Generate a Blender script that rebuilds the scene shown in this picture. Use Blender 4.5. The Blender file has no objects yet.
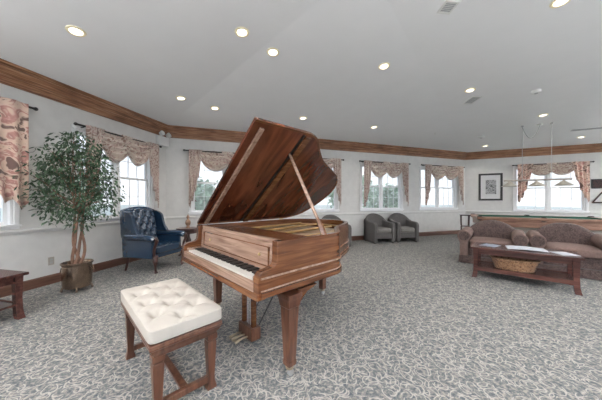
import bpy, bmesh, math, random
from mathutils import Vector, Matrix
random.seed(7)
PI = math.pi
SC = bpy.context.scene
COL = SC.collection
F, CH = 240.0, 1.27            # focal length in pixels, camera height

# ------------------------------------------------------------------ helpers
class G:
    def __init__(s, m=None):
        s.bm = bmesh.new(); s.m = m or Matrix.Identity(4)
    def v(s, p): return s.bm.verts.new(s.m @ Vector(p))
    def face(s, vs):
        try: return s.bm.faces.new(vs)
        except ValueError: return None
    def box(s, c, d, rz=0, rx=0, ry=0, taper=1.0):
        R = Matrix.Translation(c) @ Matrix.Rotation(rz, 4, 'Z') @ Matrix.Rotation(ry, 4, 'Y') @ Matrix.Rotation(rx, 4, 'X')
        q = []
        for z in (-1, 1):
            k = taper if z < 0 else 1.0
            for x, y in ((-1, -1), (1, -1), (1, 1), (-1, 1)):
                q.append(s.v(R @ Vector((x*d[0]/2*k, y*d[1]/2*k, z*d[2]/2))))
        for f in ((3, 2, 1, 0), (4, 5, 6, 7), (0, 1, 5, 4), (1, 2, 6, 5), (2, 3, 7, 6), (3, 0, 4, 7)):
            s.face([q[i] for i in f])
        return s
    def b2(s, a, b):
        return s.box([(a[i]+b[i])/2 for i in range(3)], [abs(b[i]-a[i]) for i in range(3)])
    def loft(s, rings, cap=True, closed=True):
        R = [[s.v(p) for p in r] for r in rings]
        n = len(R[0])
        for a, b in zip(R, R[1:]):
            for i in range(n if closed else n-1):
                j = (i+1) % n
                s.face([a[i], a[j], b[j], b[i]])
        if cap and closed:
            s.face(list(reversed(R[0]))); s.face(R[-1])
        return s
    def tube(s, pts, r, seg=8, cap=True):
        pts = [Vector(p) for p in pts]
        rr = r if isinstance(r, (list, tuple)) else [r]*len(pts)
        rings = []
        up = None
        for i, p in enumerate(pts):
            t = (pts[min(i+1, len(pts)-1)] - pts[max(i-1, 0)]).normalized()
            if up is None:
                up = Vector((0, 0, 1)) if abs(t.z) < .9 else Vector((1, 0, 0))
            a = t.cross(up)
            if a.length < 1e-5: a = t.cross(Vector((0, 1, 0)))
            a.normalize(); b = a.cross(t).normalized(); up = b
            rings.append([p + (a*math.cos(2*PI*k/seg) + b*math.sin(2*PI*k/seg))*rr[i] for k in range(seg)])
        return s.loft(rings, cap)
    def lathe(s, prof, c=(0, 0, 0), seg=24, sx=1, sy=1):
        rings = [[(c[0]+math.cos(2*PI*k/seg)*r*sx, c[1]+math.sin(2*PI*k/seg)*r*sy, c[2]+z) for k in range(seg)] for r, z in prof]
        return s.loft(rings)
    def prism(s, poly, a0, a1, plane='xy'):
        def m(p, a):
            return {'xy': (p[0], p[1], a), 'xz': (p[0], a, p[1]), 'yz': (a, p[0], p[1])}[plane]
        return s.loft([[m(p, a0) for p in poly], [m(p, a1) for p in poly]])
    def ball(s, c, r, n=3, sc=(1, 1, 1)):
        M = s.m @ Matrix.Translation(c) @ Matrix.Diagonal((sc[0], sc[1], sc[2], 1))
        bmesh.ops.create_icosphere(s.bm, subdivisions=n, radius=r, matrix=M); return s
    def pillow(s, c, d, p=4.0, n=10, fn=None, rx=0, rz=0):
        """rounded cushion block: superellipsoid-like box"""
        b = bmesh.new(); bmesh.ops.create_cube(b, size=2)
        bmesh.ops.subdivide_edges(b, edges=b.edges[:], cuts=n, use_grid_fill=True)
        R = s.m @ Matrix.Translation(c) @ Matrix.Rotation(rz, 4, 'Z') @ Matrix.Rotation(rx, 4, 'X')
        mp = {}
        for v in b.verts:
            x, y, z = v.co
            k = (abs(x)**p + abs(y)**p + abs(z)**p)**(1/p)
            q = Vector((x/k*d[0]/2, y/k*d[1]/2, z/k*d[2]/2))
            if fn: q = fn(q, (x, y, z))
            mp[v] = s.bm.verts.new(R @ q)
        for f in b.faces: s.face([mp[v] for v in f.verts])
        b.free(); return s
    def build(s, name, mat, parent=None, bevel=0, smooth=35, sub=0, seg=2):
        bmesh.ops.recalc_face_normals(s.bm, faces=s.bm.faces[:])
        me = bpy.data.meshes.new(name); s.bm.to_mesh(me); s.bm.free()
        me.materials.append(mat)
        o = bpy.data.objects.new(name, me); COL.objects.link(o)
        if smooth:
            for p in me.polygons: p.use_smooth = True
            try: me.set_sharp_from_angle(angle=math.radians(smooth))
            except Exception: pass
        if bevel:
            m = o.modifiers.new('bevel', 'BEVEL'); m.width = bevel; m.segments = seg; m.limit_method = 'ANGLE'; m.harden_normals = True
        if sub:
            m = o.modifiers.new('sub', 'SUBSURF'); m.levels = sub; m.render_levels = sub
        if parent: o.parent = parent
        return o

def tag(o, label=None, cat=None, group=None, kind=None):
    if label: o['label'] = label
    if cat: o['category'] = cat
    if group: o['group'] = group
    if kind: o['kind'] = kind
    return o
def empty(name, loc=(0, 0, 0), rz=0, **k):
    o = bpy.data.objects.new(name, None); COL.objects.link(o)
    o.location = loc; o.rotation_euler = (0, 0, rz); o.empty_display_size = .1
    return tag(o, **k)
def copy_tree(o, parent=None):
    c = o.copy(); COL.objects.link(c)
    if parent: c.parent = parent
    for ch in [x for x in COL.objects if x.parent == o]: copy_tree(ch, c)
    return c
def place(o, loc, rz, label):
    o.location = loc; o.rotation_euler = (0, 0, rz); o['label'] = label; return o
def ease(a, b, t): return a + (b-a)*t
def catmull(pts, n=6, closed=False):
    P = [Vector(p) for p in pts]; out = []; N = len(P)
    rng = range(N if closed else N-1)
    for i in rng:
        g = (lambda k: P[k % N]) if closed else (lambda k: P[max(0, min(N-1, k))])
        a, b, c, d = g(i-1), g(i), g(i+1), g(i+2)
        for j in range(n):
            t = j/n
            out.append(.5*((2*b)+(c-a)*t+(2*a-5*b+4*c-d)*t*t+(3*b-a-3*c+d)*t**3))
    if not closed: out.append(P[-1])
    return out

# ------------------------------------------------------------------ materials
def new_mat(name):
    m = bpy.data.materials.new(name); m.use_nodes = True
    nt = m.node_tree; b = nt.nodes['Principled BSDF']
    return m, nt, b
def N(nt, t, **k):
    n = nt.nodes.new(t)
    for a, v in k.items():
        if a in n.inputs: n.inputs[a].default_value = v
        else: setattr(n, a, v)
    return n
def ramp(nt, stops, interp='LINEAR'):
    r = nt.nodes.new('ShaderNodeValToRGB'); r.color_ramp.interpolation = interp
    e = r.color_ramp.elements
    while len(e) < len(stops): e.new(.5)
    for x, (p, c) in zip(e, stops): x.position = p; x.color = (*c, 1)
    return r
def plain(name, c, rough=.5, metal=0, var=.06, scale=12, bump=0, coat=0, emit=None):
    m, nt, b = new_mat(name); L = nt.links.new
    tc = N(nt, 'ShaderNodeTexCoord'); no = N(nt, 'ShaderNodeTexNoise'); no.inputs['Scale'].default_value = scale; no.inputs['Detail'].default_value = 4
    L(tc.outputs['Object'], no.inputs['Vector'])
    r = ramp(nt, [(.3, tuple(max(0, x*(1-var)) for x in c)), (.7, tuple(min(1, x*(1+var)) for x in c))])
    L(no.outputs['Fac'], r.inputs['Fac']); L(r.outputs['Color'], b.inputs['Base Color'])
    b.inputs['Roughness'].default_value = rough; b.inputs['Metallic'].default_value = metal
    b.inputs['Coat Weight'].default_value = coat; b.inputs['Coat Roughness'].default_value = .15
    if bump:
        bp = N(nt, 'ShaderNodeBump'); bp.inputs['Strength'].default_value = bump; bp.inputs['Distance'].default_value = .01
        L(no.outputs['Fac'], bp.inputs['Height']); L(bp.outputs['Normal'], b.inputs['Normal'])
    if emit:
        b.inputs['Emission Color'].default_value = (*emit[0], 1); b.inputs['Emission Strength'].default_value = emit[1]
    return m
def wood(name, dark, mid, light, rough=.3, scale=(1, 12, 12), coat=.12, k=3.0):
    m, nt, b = new_mat(name); L = nt.links.new
    tc = N(nt, 'ShaderNodeTexCoord'); mp = N(nt, 'ShaderNodeMapping'); mp.inputs['Scale'].default_value = scale
    no = N(nt, 'ShaderNodeTexNoise'); no.inputs['Scale'].default_value = k; no.inputs['Detail'].default_value = 6; no.inputs['Distortion'].default_value = .8
    L(tc.outputs['Object'], mp.inputs['Vector']); L(mp.outputs['Vector'], no.inputs['Vector'])
    n2 = N(nt, 'ShaderNodeTexNoise'); n2.inputs['Scale'].default_value = 2.0
    L(tc.outputs['Object'], n2.inputs['Vector'])
    ad = N(nt, 'ShaderNodeMath', operation='MULTIPLY_ADD'); ad.inputs[1].default_value = .35; L(n2.outputs['Fac'], ad.inputs[0]); 
    sb = N(nt, 'ShaderNodeMath', operation='SUBTRACT'); sb.inputs[1].default_value = .175; L(no.outputs['Fac'], sb.inputs[0]); L(sb.outputs[0], ad.inputs[2])
    r = ramp(nt, [(.3, dark), (.5, mid), (.72, light)])
    L(ad.outputs[0], r.inputs['Fac']); L(r.outputs['Color'], b.inputs['Base Color'])
    b.inputs['Roughness'].default_value = rough; b.inputs['Coat Weight'].default_value = coat; b.inputs['Coat Roughness'].default_value = .12
    return m
def floral(name, base, cols, scale=9, rough=.8):
    m, nt, b = new_mat(name); L = nt.links.new
    tc = N(nt, 'ShaderNodeTexCoord')
    n1 = N(nt, 'ShaderNodeTexNoise'); n1.inputs['Scale'].default_value = scale; n1.inputs['Detail'].default_value = 3; n1.inputs['Distortion'].default_value = 1.6
    L(tc.outputs['Object'], n1.inputs['Vector'])
    st = [(.0, cols[0]), (.40, cols[0]), (.45, base), (.53, base), (.57, cols[1]), (.63, cols[2]), (.67, base)]
    r = ramp(nt, st); L(n1.outputs['Fac'], r.inputs['Fac'])
    L(r.outputs['Color'], b.inputs['Base Color']); b.inputs['Roughness'].default_value = rough
    b.inputs['Sheen Weight'].default_value = .2
    return m
def carpet():
    m, nt, b = new_mat('carpet'); L = nt.links.new
    ge = N(nt, 'ShaderNodeTexCoord'); 
    wn = N(nt, 'ShaderNodeTexNoise'); wn.inputs['Scale'].default_value = 5; wn.inputs['Detail'].default_value = 1
    L(ge.outputs['Object'], wn.inputs['Vector'])
    last = None
    for i, (sc, r0, w, off) in enumerate([(8.2, .36, .042, (0, 0, 0)), (9.2, .40, .042, (3.3, 1.7, 0)), (10.6, .34, .045, (9.1, 5.2, 0)), (7.4, .42, .034, (1.1, 8.2, 0)), (8.8, .45, .04, (5.1, 2.2, 0))]):
        mp = N(nt, 'ShaderNodeMapping'); mp.inputs['Location'].default_value = off; mp.inputs['Rotation'].default_value = (0, 0, .6*i)
        ad = N(nt, 'ShaderNodeVectorMath', operation='MULTIPLY_ADD'); ad.inputs[1].default_value = (.09, .09, 0)
        L(wn.outputs['Color'], ad.inputs[0]); L(ge.outputs['Object'], ad.inputs[2]); L(ad.outputs[0], mp.inputs['Vector'])
        vo = N(nt, 'ShaderNodeTexVoronoi', voronoi_dimensions='2D'); vo.inputs['Scale'].default_value = sc; vo.inputs['Randomness'].default_value = .8
        L(mp.outputs['Vector'], vo.inputs['Vector'])
        s1 = N(nt, 'ShaderNodeMath', operation='SUBTRACT'); s1.inputs[1].default_value = r0; L(vo.outputs['Distance'], s1.inputs[0])
        s2 = N(nt, 'ShaderNodeMath', operation='ABSOLUTE'); L(s1.outputs[0], s2.inputs[0])
        s3 = N(nt, 'ShaderNodeMapRange'); s3.inputs['From Min'].default_value = w; s3.inputs['From Max'].default_value = w*.4
        L(s2.outputs[0], s3.inputs['Value'])
        nm = N(nt, 'ShaderNodeTexNoise'); nm.inputs['Scale'].default_value = sc*1.3; nm.inputs['Detail'].default_value = 0; L(mp.outputs['Vector'], nm.inputs['Vector'])
        s4 = N(nt, 'ShaderNodeMapRange'); s4.inputs['From Min'].default_value = .50; s4.inputs['From Max'].default_value = .54; L(nm.outputs['Fac'], s4.inputs['Value'])
        s5 = N(nt, 'ShaderNodeMath', operation='MULTIPLY'); L(s3.outputs[0], s5.inputs[0]); L(s4.outputs[0], s5.inputs[1])
        if last is None: last = s5
        else:
            mx = N(nt, 'ShaderNodeMath', operation='MAXIMUM'); L(last.outputs[0], mx.inputs[0]); L(s5.outputs[0], mx.inputs[1]); last = mx
    # pile flecks
    n2 = N(nt, 'ShaderNodeTexNoise'); n2.inputs['Scale'].default_value = 38; n2.inputs['Detail'].default_value = 3; n2.inputs['Roughness'].default_value = .7
    L(ge.outputs['Object'], n2.inputs['Vector'])
    r1 = ramp(nt, [(.36, CARPET[0]), (.5, CARPET[1]), (.62, CARPET[2])]); L(n2.outputs['Fac'], r1.inputs['Fac'])
    mi = N(nt, 'ShaderNodeMixRGB'); mi.inputs['Color2'].default_value = (*CARPET[3], 1)
    mm = N(nt, 'ShaderNodeMath', operation='MULTIPLY'); mm.inputs[1].default_value = .78; L(last.outputs[0], mm.inputs[0])
    L(mm.outputs[0], mi.inputs['Fac']); L(r1.outputs['Color'], mi.inputs['Color1']); L(mi.outputs['Color'], b.inputs['Base Color'])
    b.inputs['Roughness'].default_value = .95; b.inputs['Specular IOR Level'].default_value = .1
    bp = N(nt, 'ShaderNodeBump'); bp.inputs['Strength'].default_value = .35; bp.inputs['Distance'].default_value = .01
    L(n2.outputs['Fac'], bp.inputs['Height']); L(bp.outputs['Normal'], b.inputs['Normal'])
    return m
CARPET = [(.085, .10, .115), (.165, .168, .168), (.30, .278, .25), (.44, .41, .37)]
M = {}
M['carpet'] = carpet()
M['wall'] = plain('wall paint', (.65, .64, .62), .8, var=.045, scale=7, bump=.12)
M['ceil'] = plain('ceiling paint', (.87, .875, .88), .9, var=.01, scale=3)
M['white'] = plain('white trim paint', (.86, .86, .86), .4, var=.02)
M['crown'] = wood('crown wood', (0.090, 0.035, 0.017), (0.279, 0.127, 0.061), (0.494, 0.275, 0.162), .35, scale=(.7, .7, 22))
M['base'] = wood('baseboard wood', (.09, .042, .027), (.13, .06, .04), (.18, .085, .06), .4, scale=(.7, .7, 16))
M['piano'] = wood('piano mahogany', (0.081, 0.026, 0.009), (0.136, 0.049, 0.018), (0.211, 0.087, 0.035), .22, scale=(.8, .8, 14), coat=0.15)
M['lid'] = wood('lid mahogany', (0.046, 0.011, 0.005), (0.105, 0.027, 0.012), (0.189, 0.057, 0.026), .22, scale=(1, 5, 1), coat=0.15, k=1.6)
M['fall'] = wood('sheen-toned walnut', (0.210, 0.124, 0.086), (0.312, 0.197, 0.143), (0.432, 0.288, 0.216), .22, scale=(.8, 9, 12), coat=0.2)  # base tone lightened to carry the fallboard's reflected sheen
M['bench'] = wood('bench walnut', (0.059, 0.021, 0.012), (0.101, 0.040, 0.022), (0.168, 0.076, 0.044), .3, scale=(9, 9, 1.2))
M['redwood'] = wood('cherry table wood', (0.036, 0.012, 0.010), (0.077, 0.027, 0.021), (0.145, 0.058, 0.044), .25, scale=(1, 8, 8))
M['darkwood'] = wood('dark wood', (0.021, 0.008, 0.007), (0.049, 0.017, 0.013), (0.091, 0.035, 0.025), .3)
M['poolwood'] = wood('pool table wood', (.16, .075, .045), (.27, .14, .09), (.38, .21, .14), .4)
M['ivory'] = plain('ivory keys', (.60, .58, .54), .25, var=.02)
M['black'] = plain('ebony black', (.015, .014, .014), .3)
M['blackiron'] = plain('black iron', (.02, .018, .018), .45)
M['brass'] = plain('brass', (.62, .45, .22), .3, 1.0)
M['gold'] = plain('gold painted iron plate', (.42, .27, .11), .4, .5)
M['sound'] = wood('soundboard spruce', (.30, .15, .06), (.42, .23, .10), (.52, .31, .15), .3)
M['steel'] = plain('tarnished brass', (.40, .34, .25), .35, .7)
M['strings'] = plain('piano strings', (.5, .42, .34), .3, .8)
M['felt'] = plain('red felt', (.25, .03, .03), .9)
M['cream'] = plain('cream fabric', (.46, .425, .38), .75, var=.04, bump=.1)
M['navy'] = plain('navy leather', (.012, .034, .07), .22, var=.03, scale=20, coat=.7)
M['button'] = plain('navy button', (.03, .035, .05), .3)
M['grey'] = plain('grey upholstery', (0.100, 0.092, 0.088), .85, var=.15, scale=40, bump=.2)
M['greyseat'] = plain('grey seat fabric', (0.190, 0.176, 0.162), .85, var=.15, scale=40, bump=.2)
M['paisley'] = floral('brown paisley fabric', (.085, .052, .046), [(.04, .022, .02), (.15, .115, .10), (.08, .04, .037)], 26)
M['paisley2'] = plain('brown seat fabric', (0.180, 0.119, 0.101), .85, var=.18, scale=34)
M['floral'] = floral('rose floral drapery', (.58, .49, .43), [(.30, .20, .17), (.46, .31, .28), (.33, .22, .19)], 11)
M['swag'] = floral('pale rose swag fabric', (.68, .60, .53), [(.36, .24, .20), (.54, .40, .35), (.40, .27, .23)], 6)
M['floral2'] = floral('large rose floral drapery', (.70, .52, .42), [(.17, .10, .085), (.52, .27, .23), (.38, .18, .16)], 5)
M['leaf'] = plain('ficus leaf', (.045, .090, .045), .4, var=.6, scale=6)
M['leaf2'] = plain('outdoor leaf', (.42, .52, .40), .7, var=.3, scale=3)
M['bark'] = plain('bark', (.22, .12, .08), .8, var=.3, scale=20, bump=.4)
M['bronze'] = plain('bronze', (.33, .245, .185), .22, 1.0, var=.35, scale=9, bump=.04)
M['soil'] = plain('soil', (.06, .04, .03), .95, var=.4, scale=60, bump=.6)
M['wicker'] = floral('wicker weave', (.32, .17, .085), [(.10, .045, .025), (.46, .29, .17), (.22, .11, .055)], 30)
M['paper'] = plain('paper', (.48, .51, .56), .6, var=.08, scale=9)
M['paper2'] = plain('printed cover', (.30, .36, .45), .4, var=.5, scale=14)
M['green'] = plain('billiard cloth', (.015, .10, .065), .9)
M['greymetal'] = plain('grey metal', (.45, .45, .45), .4, .5)
M['vent'] = plain('vent slat grey', (.40, .41, .42), .5)
M['plastic'] = plain('white plastic', (.78, .78, .76), .35, var=.02)
M['lamp'] = plain('lamp glow', (.5, .45, .35), .5, emit=((1, .93, .78), 1.6))
M['baffle'] = plain('cream lamp baffle', (.95, .86, .62), .5)
M['lampshade'] = plain('frosted beige glass', (.40, .37, .31), .4)
M['mat'] = plain('picture mat', (.62, .62, .63), .7, var=.03)
M['print'] = floral('engraving print', (.40, .40, .41), [(.06, .06, .06), (.22, .22, .23), (.10, .10, .11)], 9)
M['plaque'] = floral('plaque face', (.05, .03, .03), [(.015, .012, .012), (.16, .06, .05), (.03, .02, .02)], 14)
M['ground'] = plain('outdoor grass', (.55, .57, .50), .95, var=.1, scale=2)
M['house'] = plain('pale siding', (.70, .70, .72), .8)
M['roof'] = plain('grey shingles', (.32, .33, .36), .9)
def glass():
    m, nt, b = new_mat('window glass'); L = nt.links.new
    nt.nodes.remove(b); out = nt.nodes['Material Output']
    t = N(nt, 'ShaderNodeBsdfTransparent'); g = N(nt, 'ShaderNodeBsdfGlossy'); g.inputs['Roughness'].default_value = .03
    mx = N(nt, 'ShaderNodeMixShader'); mx.inputs['Fac'].default_value = .06
    L(t.outputs[0], mx.inputs[1]); L(g.outputs[0], mx.inputs[2]); L(mx.outputs[0], out.inputs['Surface']); return m
M['glass'] = glass()

# ------------------------------------------------------------------ room frame
CL = Vector((-3.28, 5.83)); CR = Vector((6.25, 9.14))
aL = Vector((.227, .974)).normalized(); aB = (CR-CL).normalized(); aR = Vector((.909, -.417)).normalized()
def nin(a): return Vector((a.y, -a.x))           # inward normal
def W3(org, a, t, n, z): p = org + a*t - nin(a)*n; return Vector((p.x, p.y, z))   # n>0 goes into the wall
def hit(org, a, px):                              # where a picture column meets a wall, metres along it
    r = (px-301)/F
    return (r*org.y - org.x)/(a.x - r*a.y)
def depth(org, a, t): return (org + a*t).y
def zat(py, d): return CH + (200-py)*d/F
def ceil_z(x, y):
    p = Vector((x, y))
    return min(3.05+.111*(p-CL).dot(nin(aL)), 3.05+.111*(p-CL).dot(nin(aB)), 3.05+.06*(p-CR).dot(nin(aR)), 3.75)
def on_ceil(px, py):
    lo, hi = .5, 20
    for _ in range(50):
        d = (lo+hi)/2; x = (px-301)/F*d; z = zat(py, d)
        if z < ceil_z(x, d): lo = d
        else: hi = d
    return Vector(((px-301)/F*lo, lo, ceil_z((px-301)/F*lo, lo)))
WALLS = {'left': (CL, aL, -9.0, 0.0), 'back': (CL, aB, 0.0, (CR-CL).length), 'right': (CR, aR, 0.0, 8.0)}
def frame(wall, t, z=0, n=0):
    org, a, *_ = WALLS[wall]; p = W3(org, a, t, n, z)
    return p, math.atan2(a.y, a.x)

# floor and ceiling polygons
far = CL + aL*-9; fr = CR + aR*8
poly = [CL, CR, fr, Vector((fr.x, -3.0)), far]
g = G(); g.prism([(p.x, p.y) for p in poly], -.12, 0); tag(g.build('floor', M['carpet'], smooth=0), kind='structure')
bm = bmesh.new(); f = bm.faces.new([bm.verts.new((p.x, p.y, 0)) for p in poly])
def planes():
    L_ = [(.111*nin(aL), CL, 3.05), (.111*nin(aB), CL, 3.05), (.06*nin(aR), CR, 3.05), (Vector((0, 0)), CL, 3.75)]
    for i in range(4):
        for j in range(i+1, 4):
            a, b = L_[i], L_[j]
            nv = a[0]-b[0]; k = a[2]-a[0].dot(a[1]) - (b[2]-b[0].dot(b[1]))
            yield Vector((nv.x, nv.y, 0)), k
for nv, k in planes():
    if nv.length < 1e-6: continue
    co = nv * (-k/nv.length_squared)
    bmesh.ops.bisect_plane(bm, geom=bm.verts[:]+bm.edges[:]+bm.faces[:], plane_co=co, plane_no=nv)
for v in bm.verts: v.co.z = ceil_z(v.co.x, v.co.y)
r = bmesh.ops.extrude_face_region(bm, geom=bm.faces[:])
for e in r['geom']:
    if isinstance(e, bmesh.types.BMVert): e.co.z += .15
g = G(); g.bm.free(); g.bm = bm; tag(g.build('ceiling', M['ceil'], smooth=0), kind='structure')

# windows: (wall, t0, t1, z0, z1)
def span(wall, p0, p1):
    o, a = WALLS[wall][:2]; return hit(o, a, p0), hit(o, a, p1)
w2 = span('left', 75, 151); w5 = span('back', 361.5, 401.5); w6 = span('back', 420.5, 456); w7 = span('right', 515, 586)
w1r = hit(CL, aL, 13)
t3 = hit(CL, aB, 191.5); t4 = hit(CL, aB, 337)
WIN = [('left', w1r-1.5, w1r, .93, 2.45), ('left', w2[0], w2[1], .93, 2.45), ('back', t3, t3+1.62, .96, 2.42),
       ('back', t4-1.62, t4, .96, 2.42), ('back', *w5, .96, 2.42), ('back', *w6, .96, 2.42), ('right', *w7, .90, 2.42)]
for wname, (org, a, T0, T1) in WALLS.items():
    ops = [w for w in WIN if w[0] == wname]
    ts = sorted({T0, T1} | {x for w in ops for x in w[1:3]}); zs = sorted({0, 3.12} | {x for w in ops for x in w[3:5]})
    g = G()
    for t0, t1 in zip(ts, ts[1:]):
        for z0, z1 in zip(zs, zs[1:]):
            tm, zm = (t0+t1)/2, (z0+z1)/2
            if any(w[1] < tm < w[2] and w[3] < zm < w[4] for w in ops): continue
            g.loft([[W3(org, a, t, n, z) for t, n in ((t0, 0), (t1, 0), (t1, .16), (t0, .16))] for z in (z0, z1)])
    tag(g.build('wall_'+wname, M['wall'], smooth=0), kind='structure')
# mitred running trim along the three walls
def running(name, prof, mat, idx=None):
    for i, (wname, (org, a, T0, T1)) in enumerate(WALLS.items()):
        g = G(); rings = []
        for t, nb in ((T0, None if wname == 'left' else 'prev'), (T1, None if wname == 'right' else 'next')):
            ring = []
            for d, z in prof:      # d = out into the room
                sh = 0
                if nb:
                    other = {'left': aB, 'back': aL if nb == 'prev' else aR, 'right': aB}[wname]
                    ang = a.angle(other)
                    sh = d*math.tan(ang/2)*(1 if nb == 'prev' else -1)
                ring.append(W3(org, a, t+sh, -d, z))
            rings.append(ring)
        g.loft(rings)
        nm = {'crown': 'trim_%d' % (i+1), 'rail': 'trim_%d' % (i+4), 'base': 'baseboard_'+wname}[name]
        tag(g.build(nm, mat, smooth=0), kind='structure')
# wood coordinates follow each wall, so the grain runs along the trim
running('crown', [(0, 2.79), (.018, 2.79), (.024, 2.815), (.016, 2.83), (.022, 2.86), (.05, 2.885), (.052, 2.90), (.042, 2.91), (.075, 2.955), (.10, 2.985), (.102, 3.005), (.092, 3.012), (.125, 3.04), (.125, 3.075), (0, 3.075)], M['crown'])
running('rail', [(0, .80), (.012, .80), (.018, .815), (.028, .84), (.022, .86), (.012, .87), (0, .87)], M['wall'])
running('base', [(0, 0), (.018, 0), (.018, .115), (.010, .135), (0, .14)], M['base'])

def window(i, w):
    wall, t0, t1, z0, z1 = w; p, rz = frame(wall, t0)
    root = empty('window_%d' % i, p, rz, kind='structure'); W = t1-t0
    g = G(); c = .055
    g.b2((-c, -.022, z0-c), (0, .0, z1+c)); g.b2((W, -.022, z0-c), (W+c, .0, z1+c)); g.b2((0, -.022, z1), (W, .0, z1+c)); g.b2((0, -.022, z0-c), (W, 0, z0))
    g.b2((0, 0, z0), (.03, .14, z1)); g.b2((W-.03, 0, z0), (W, .14, z1)); g.b2((.03, 0, z1-.03), (W-.03, .14, z1))
    g.build('casing', M['white'], root, bevel=.004)
    G().b2((-.07, -.045, z0-.02), (W+.07, .06, z0+.012)).build('window_sill', M['white'], root, bevel=.005)
    m = .07
    G().b2((W/2-m/2, .02, z0+.012), (W/2+m/2, .14, z1-.03)).build('mullion', M['white'], root, bevel=.004)
    zm = z0 + (z1-z0)*.515
    for (x0, x1) in ((.03, W/2-m/2), (W/2+m/2, W-.03)):
        for (a, b, yy) in ((z0+.012, zm+.02, .05), (zm-.02, z1-.03, .085)):
            g = G(); s = .04
            g.b2((x0, yy, a), (x0+s, yy+.035, b)); g.b2((x1-s, yy, a), (x1, yy+.035, b))
            g.b2((x0+s, yy, a), (x1-s, yy+.035, a+s)); g.b2((x0+s, yy, b-s), (x1-s, yy+.035, b))
            for k in (1, 2):
                x = x0+s+(x1-x0-2*s)*k/3; g.b2((x-.005, yy+.005, a+s), (x+.005, yy+.02, b-s))
            z = (a+b)/2; g.b2((x0+s, yy+.005, z-.005), (x1-s, yy+.02, z+.005))
            sa = g.build('sash', M['white'], root)
            G().b2((x0+s, yy+.022, a+s), (x1-s, yy+.026, b-s)).build('pane', M['glass'], sa, smooth=0)
for i, w in enumerate(WIN): window(i+1, w)

# ------------------------------------------------------------------ drapery
def swag_mesh(x0, x1, ztop, drop, yo=-.12, ns=22, ntt=36, folds=5):
    g = G(); rows = []
    for j in range(ntt+1):
        t = j/ntt; row = []
        for i in range(ns+1):
            s = i/ns; arch = (4*s*(1-s))**.8
            inset = .10*t*(x1-x0)
            x = ease(x0+inset, x1-inset, s) if t > 0 else ease(x0, x1, s)
            z = ztop - .24*t*(1-arch) - drop*t*arch - .012*math.sin(t*2*PI*folds)*arch
            y = yo - .02 - .035*arch*math.sin(t*PI*.9) + .052*math.sin(t*2*PI*folds+1.2*s)*(.35+.65*arch)
            row.append(g.v((x, y, z)))
        rows.append(row)
    for a, b in zip(rows, rows[1:]):
        for i in range(ns): g.face([a[i], a[i+1], b[i+1], b[i]])
    return g
def tail_mesh(x0, x1, ztop, long_, short, outer_left, yo=-.12, n=48, steps=3.5):
    g = G(); top = []; bot = []; mid = []
    rows = [[] for _ in range(9)]
    for i in range(n+1):
        s = i/n; so = s if outer_left else 1-s
        base = ease(long_, short, so**1.7)
        zz = base + .11*abs(((so*steps) % 1)-.5)*2*(so < .97)
        for k in range(9):
            q = k/8
            narrow = 1-.25*q
            xx = x0+(x1-x0)*s*narrow if outer_left else x1-(x1-x0)*(1-s)*narrow
            y = yo + (.025*math.sin(s*2*PI*steps) - .01)*(.7+.5*q)
            rows[k].append(g.v((xx, y, ease(ztop, zz, q))))
    for a, b in zip(rows, rows[1:]):
        for i in range(n): g.face([a[i], a[i+1], b[i+1], b[i]])
    return g
def drape(wall, tr0, tr1, zr, label, rodlabel, mat, drop=.52, zbot=1.06, tw=.30, nsw=2, rise=.8):
    p, rz = frame(wall, tr0); W = tr1-tr0
    rod = empty('curtain_rod', p, rz, label=rodlabel, cat='curtain rod')
    G().tube([(0, -.10, zr), (W, -.10, zr)], .016, 8).build('pole', M['blackiron'], rod)
    for x, s in ((0, -1), (W, 1)):
        g = G(); g.ball((x+s*.03, -.10, zr), .026, 2); g.ball((x+s*.005, -.10, zr), .018, 2, (.6, 1, 1)); g.build('finial', M['blackiron'], rod)
        g = G(); g.tube([(x-s*.10, 0, zr-.02), (x-s*.10, -.05, zr-.02), (x-s*.10, -.10, zr-.012)], .008, 6); g.box((x-s*.10, -.006, zr-.02), (.03, .01, .06)); g.build('bracket', M['blackiron'], rod)
    root = empty('swag_valance', p, rz, label=label, cat='curtain')
    m = .10
    if nsw == 2:
        a0, a1 = m+tw*.55, W-m-tw*.55; c = (a0+a1)/2; ov = (a1-a0)*.10
        for (u0, u1, yo) in ((a0, c+ov, -.115), (c-ov, a1, -.13)):
            o = swag_mesh(u0, u1, zr+.018, drop, yo).build('swag', M['swag'], root, smooth=80)
            sm = o.modifiers.new('th', 'SOLIDIFY'); sm.thickness = .004
    for s in (0, 1):
        x0 = m-.02 if s == 0 else W-m-tw+.02
        o = tail_mesh(x0, x0+tw, zr+.02, zbot, zbot+rise, s == 0, -.155).build('tail', mat, root, smooth=80)
        sm = o.modifiers.new('th', 'SOLIDIFY'); sm.thickness = .004
    return root
def rods(wall, p0, p1):
    o, a = WALLS[wall][:2]; return hit(o, a, p0), hit(o, a, p1)
r2 = rods('left', 73, 156); r3 = hit(CL, aB, 186); r4 = hit(CL, aB, 341); r5 = rods('back', 359, 407); r6 = rods('back', 420, 461); r7 = rods('right', 513, 590)
r1 = hit(CL, aL, 28)
tR = 'black iron curtain rod '
drape('left', r1-1.9, r1, 2.555, 'large rose floral swag and tail drapery at the left edge of the photo', tR+'at the left edge of the photo', M['floral2'], zbot=1.12, tw=.72, rise=.45)
drape('left', r2[0], r2[1], 2.50, 'cream and rose swag valance above the window behind the indoor tree', tR+'above the window behind the indoor tree', M['floral'], drop=.56, zbot=1.05, tw=.30)
drape('back', r3, r3+1.97, 2.49, 'cream and rose swag valance left of the raised piano lid', tR+'left of the raised piano lid', M['floral'], zbot=1.05)
drape('back', r4-1.97, r4, 2.49, 'cream and rose swag valance half hidden behind right side of the piano lid', tR+'showing at right of the piano lid', M['floral'], zbot=1.05)
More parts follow.
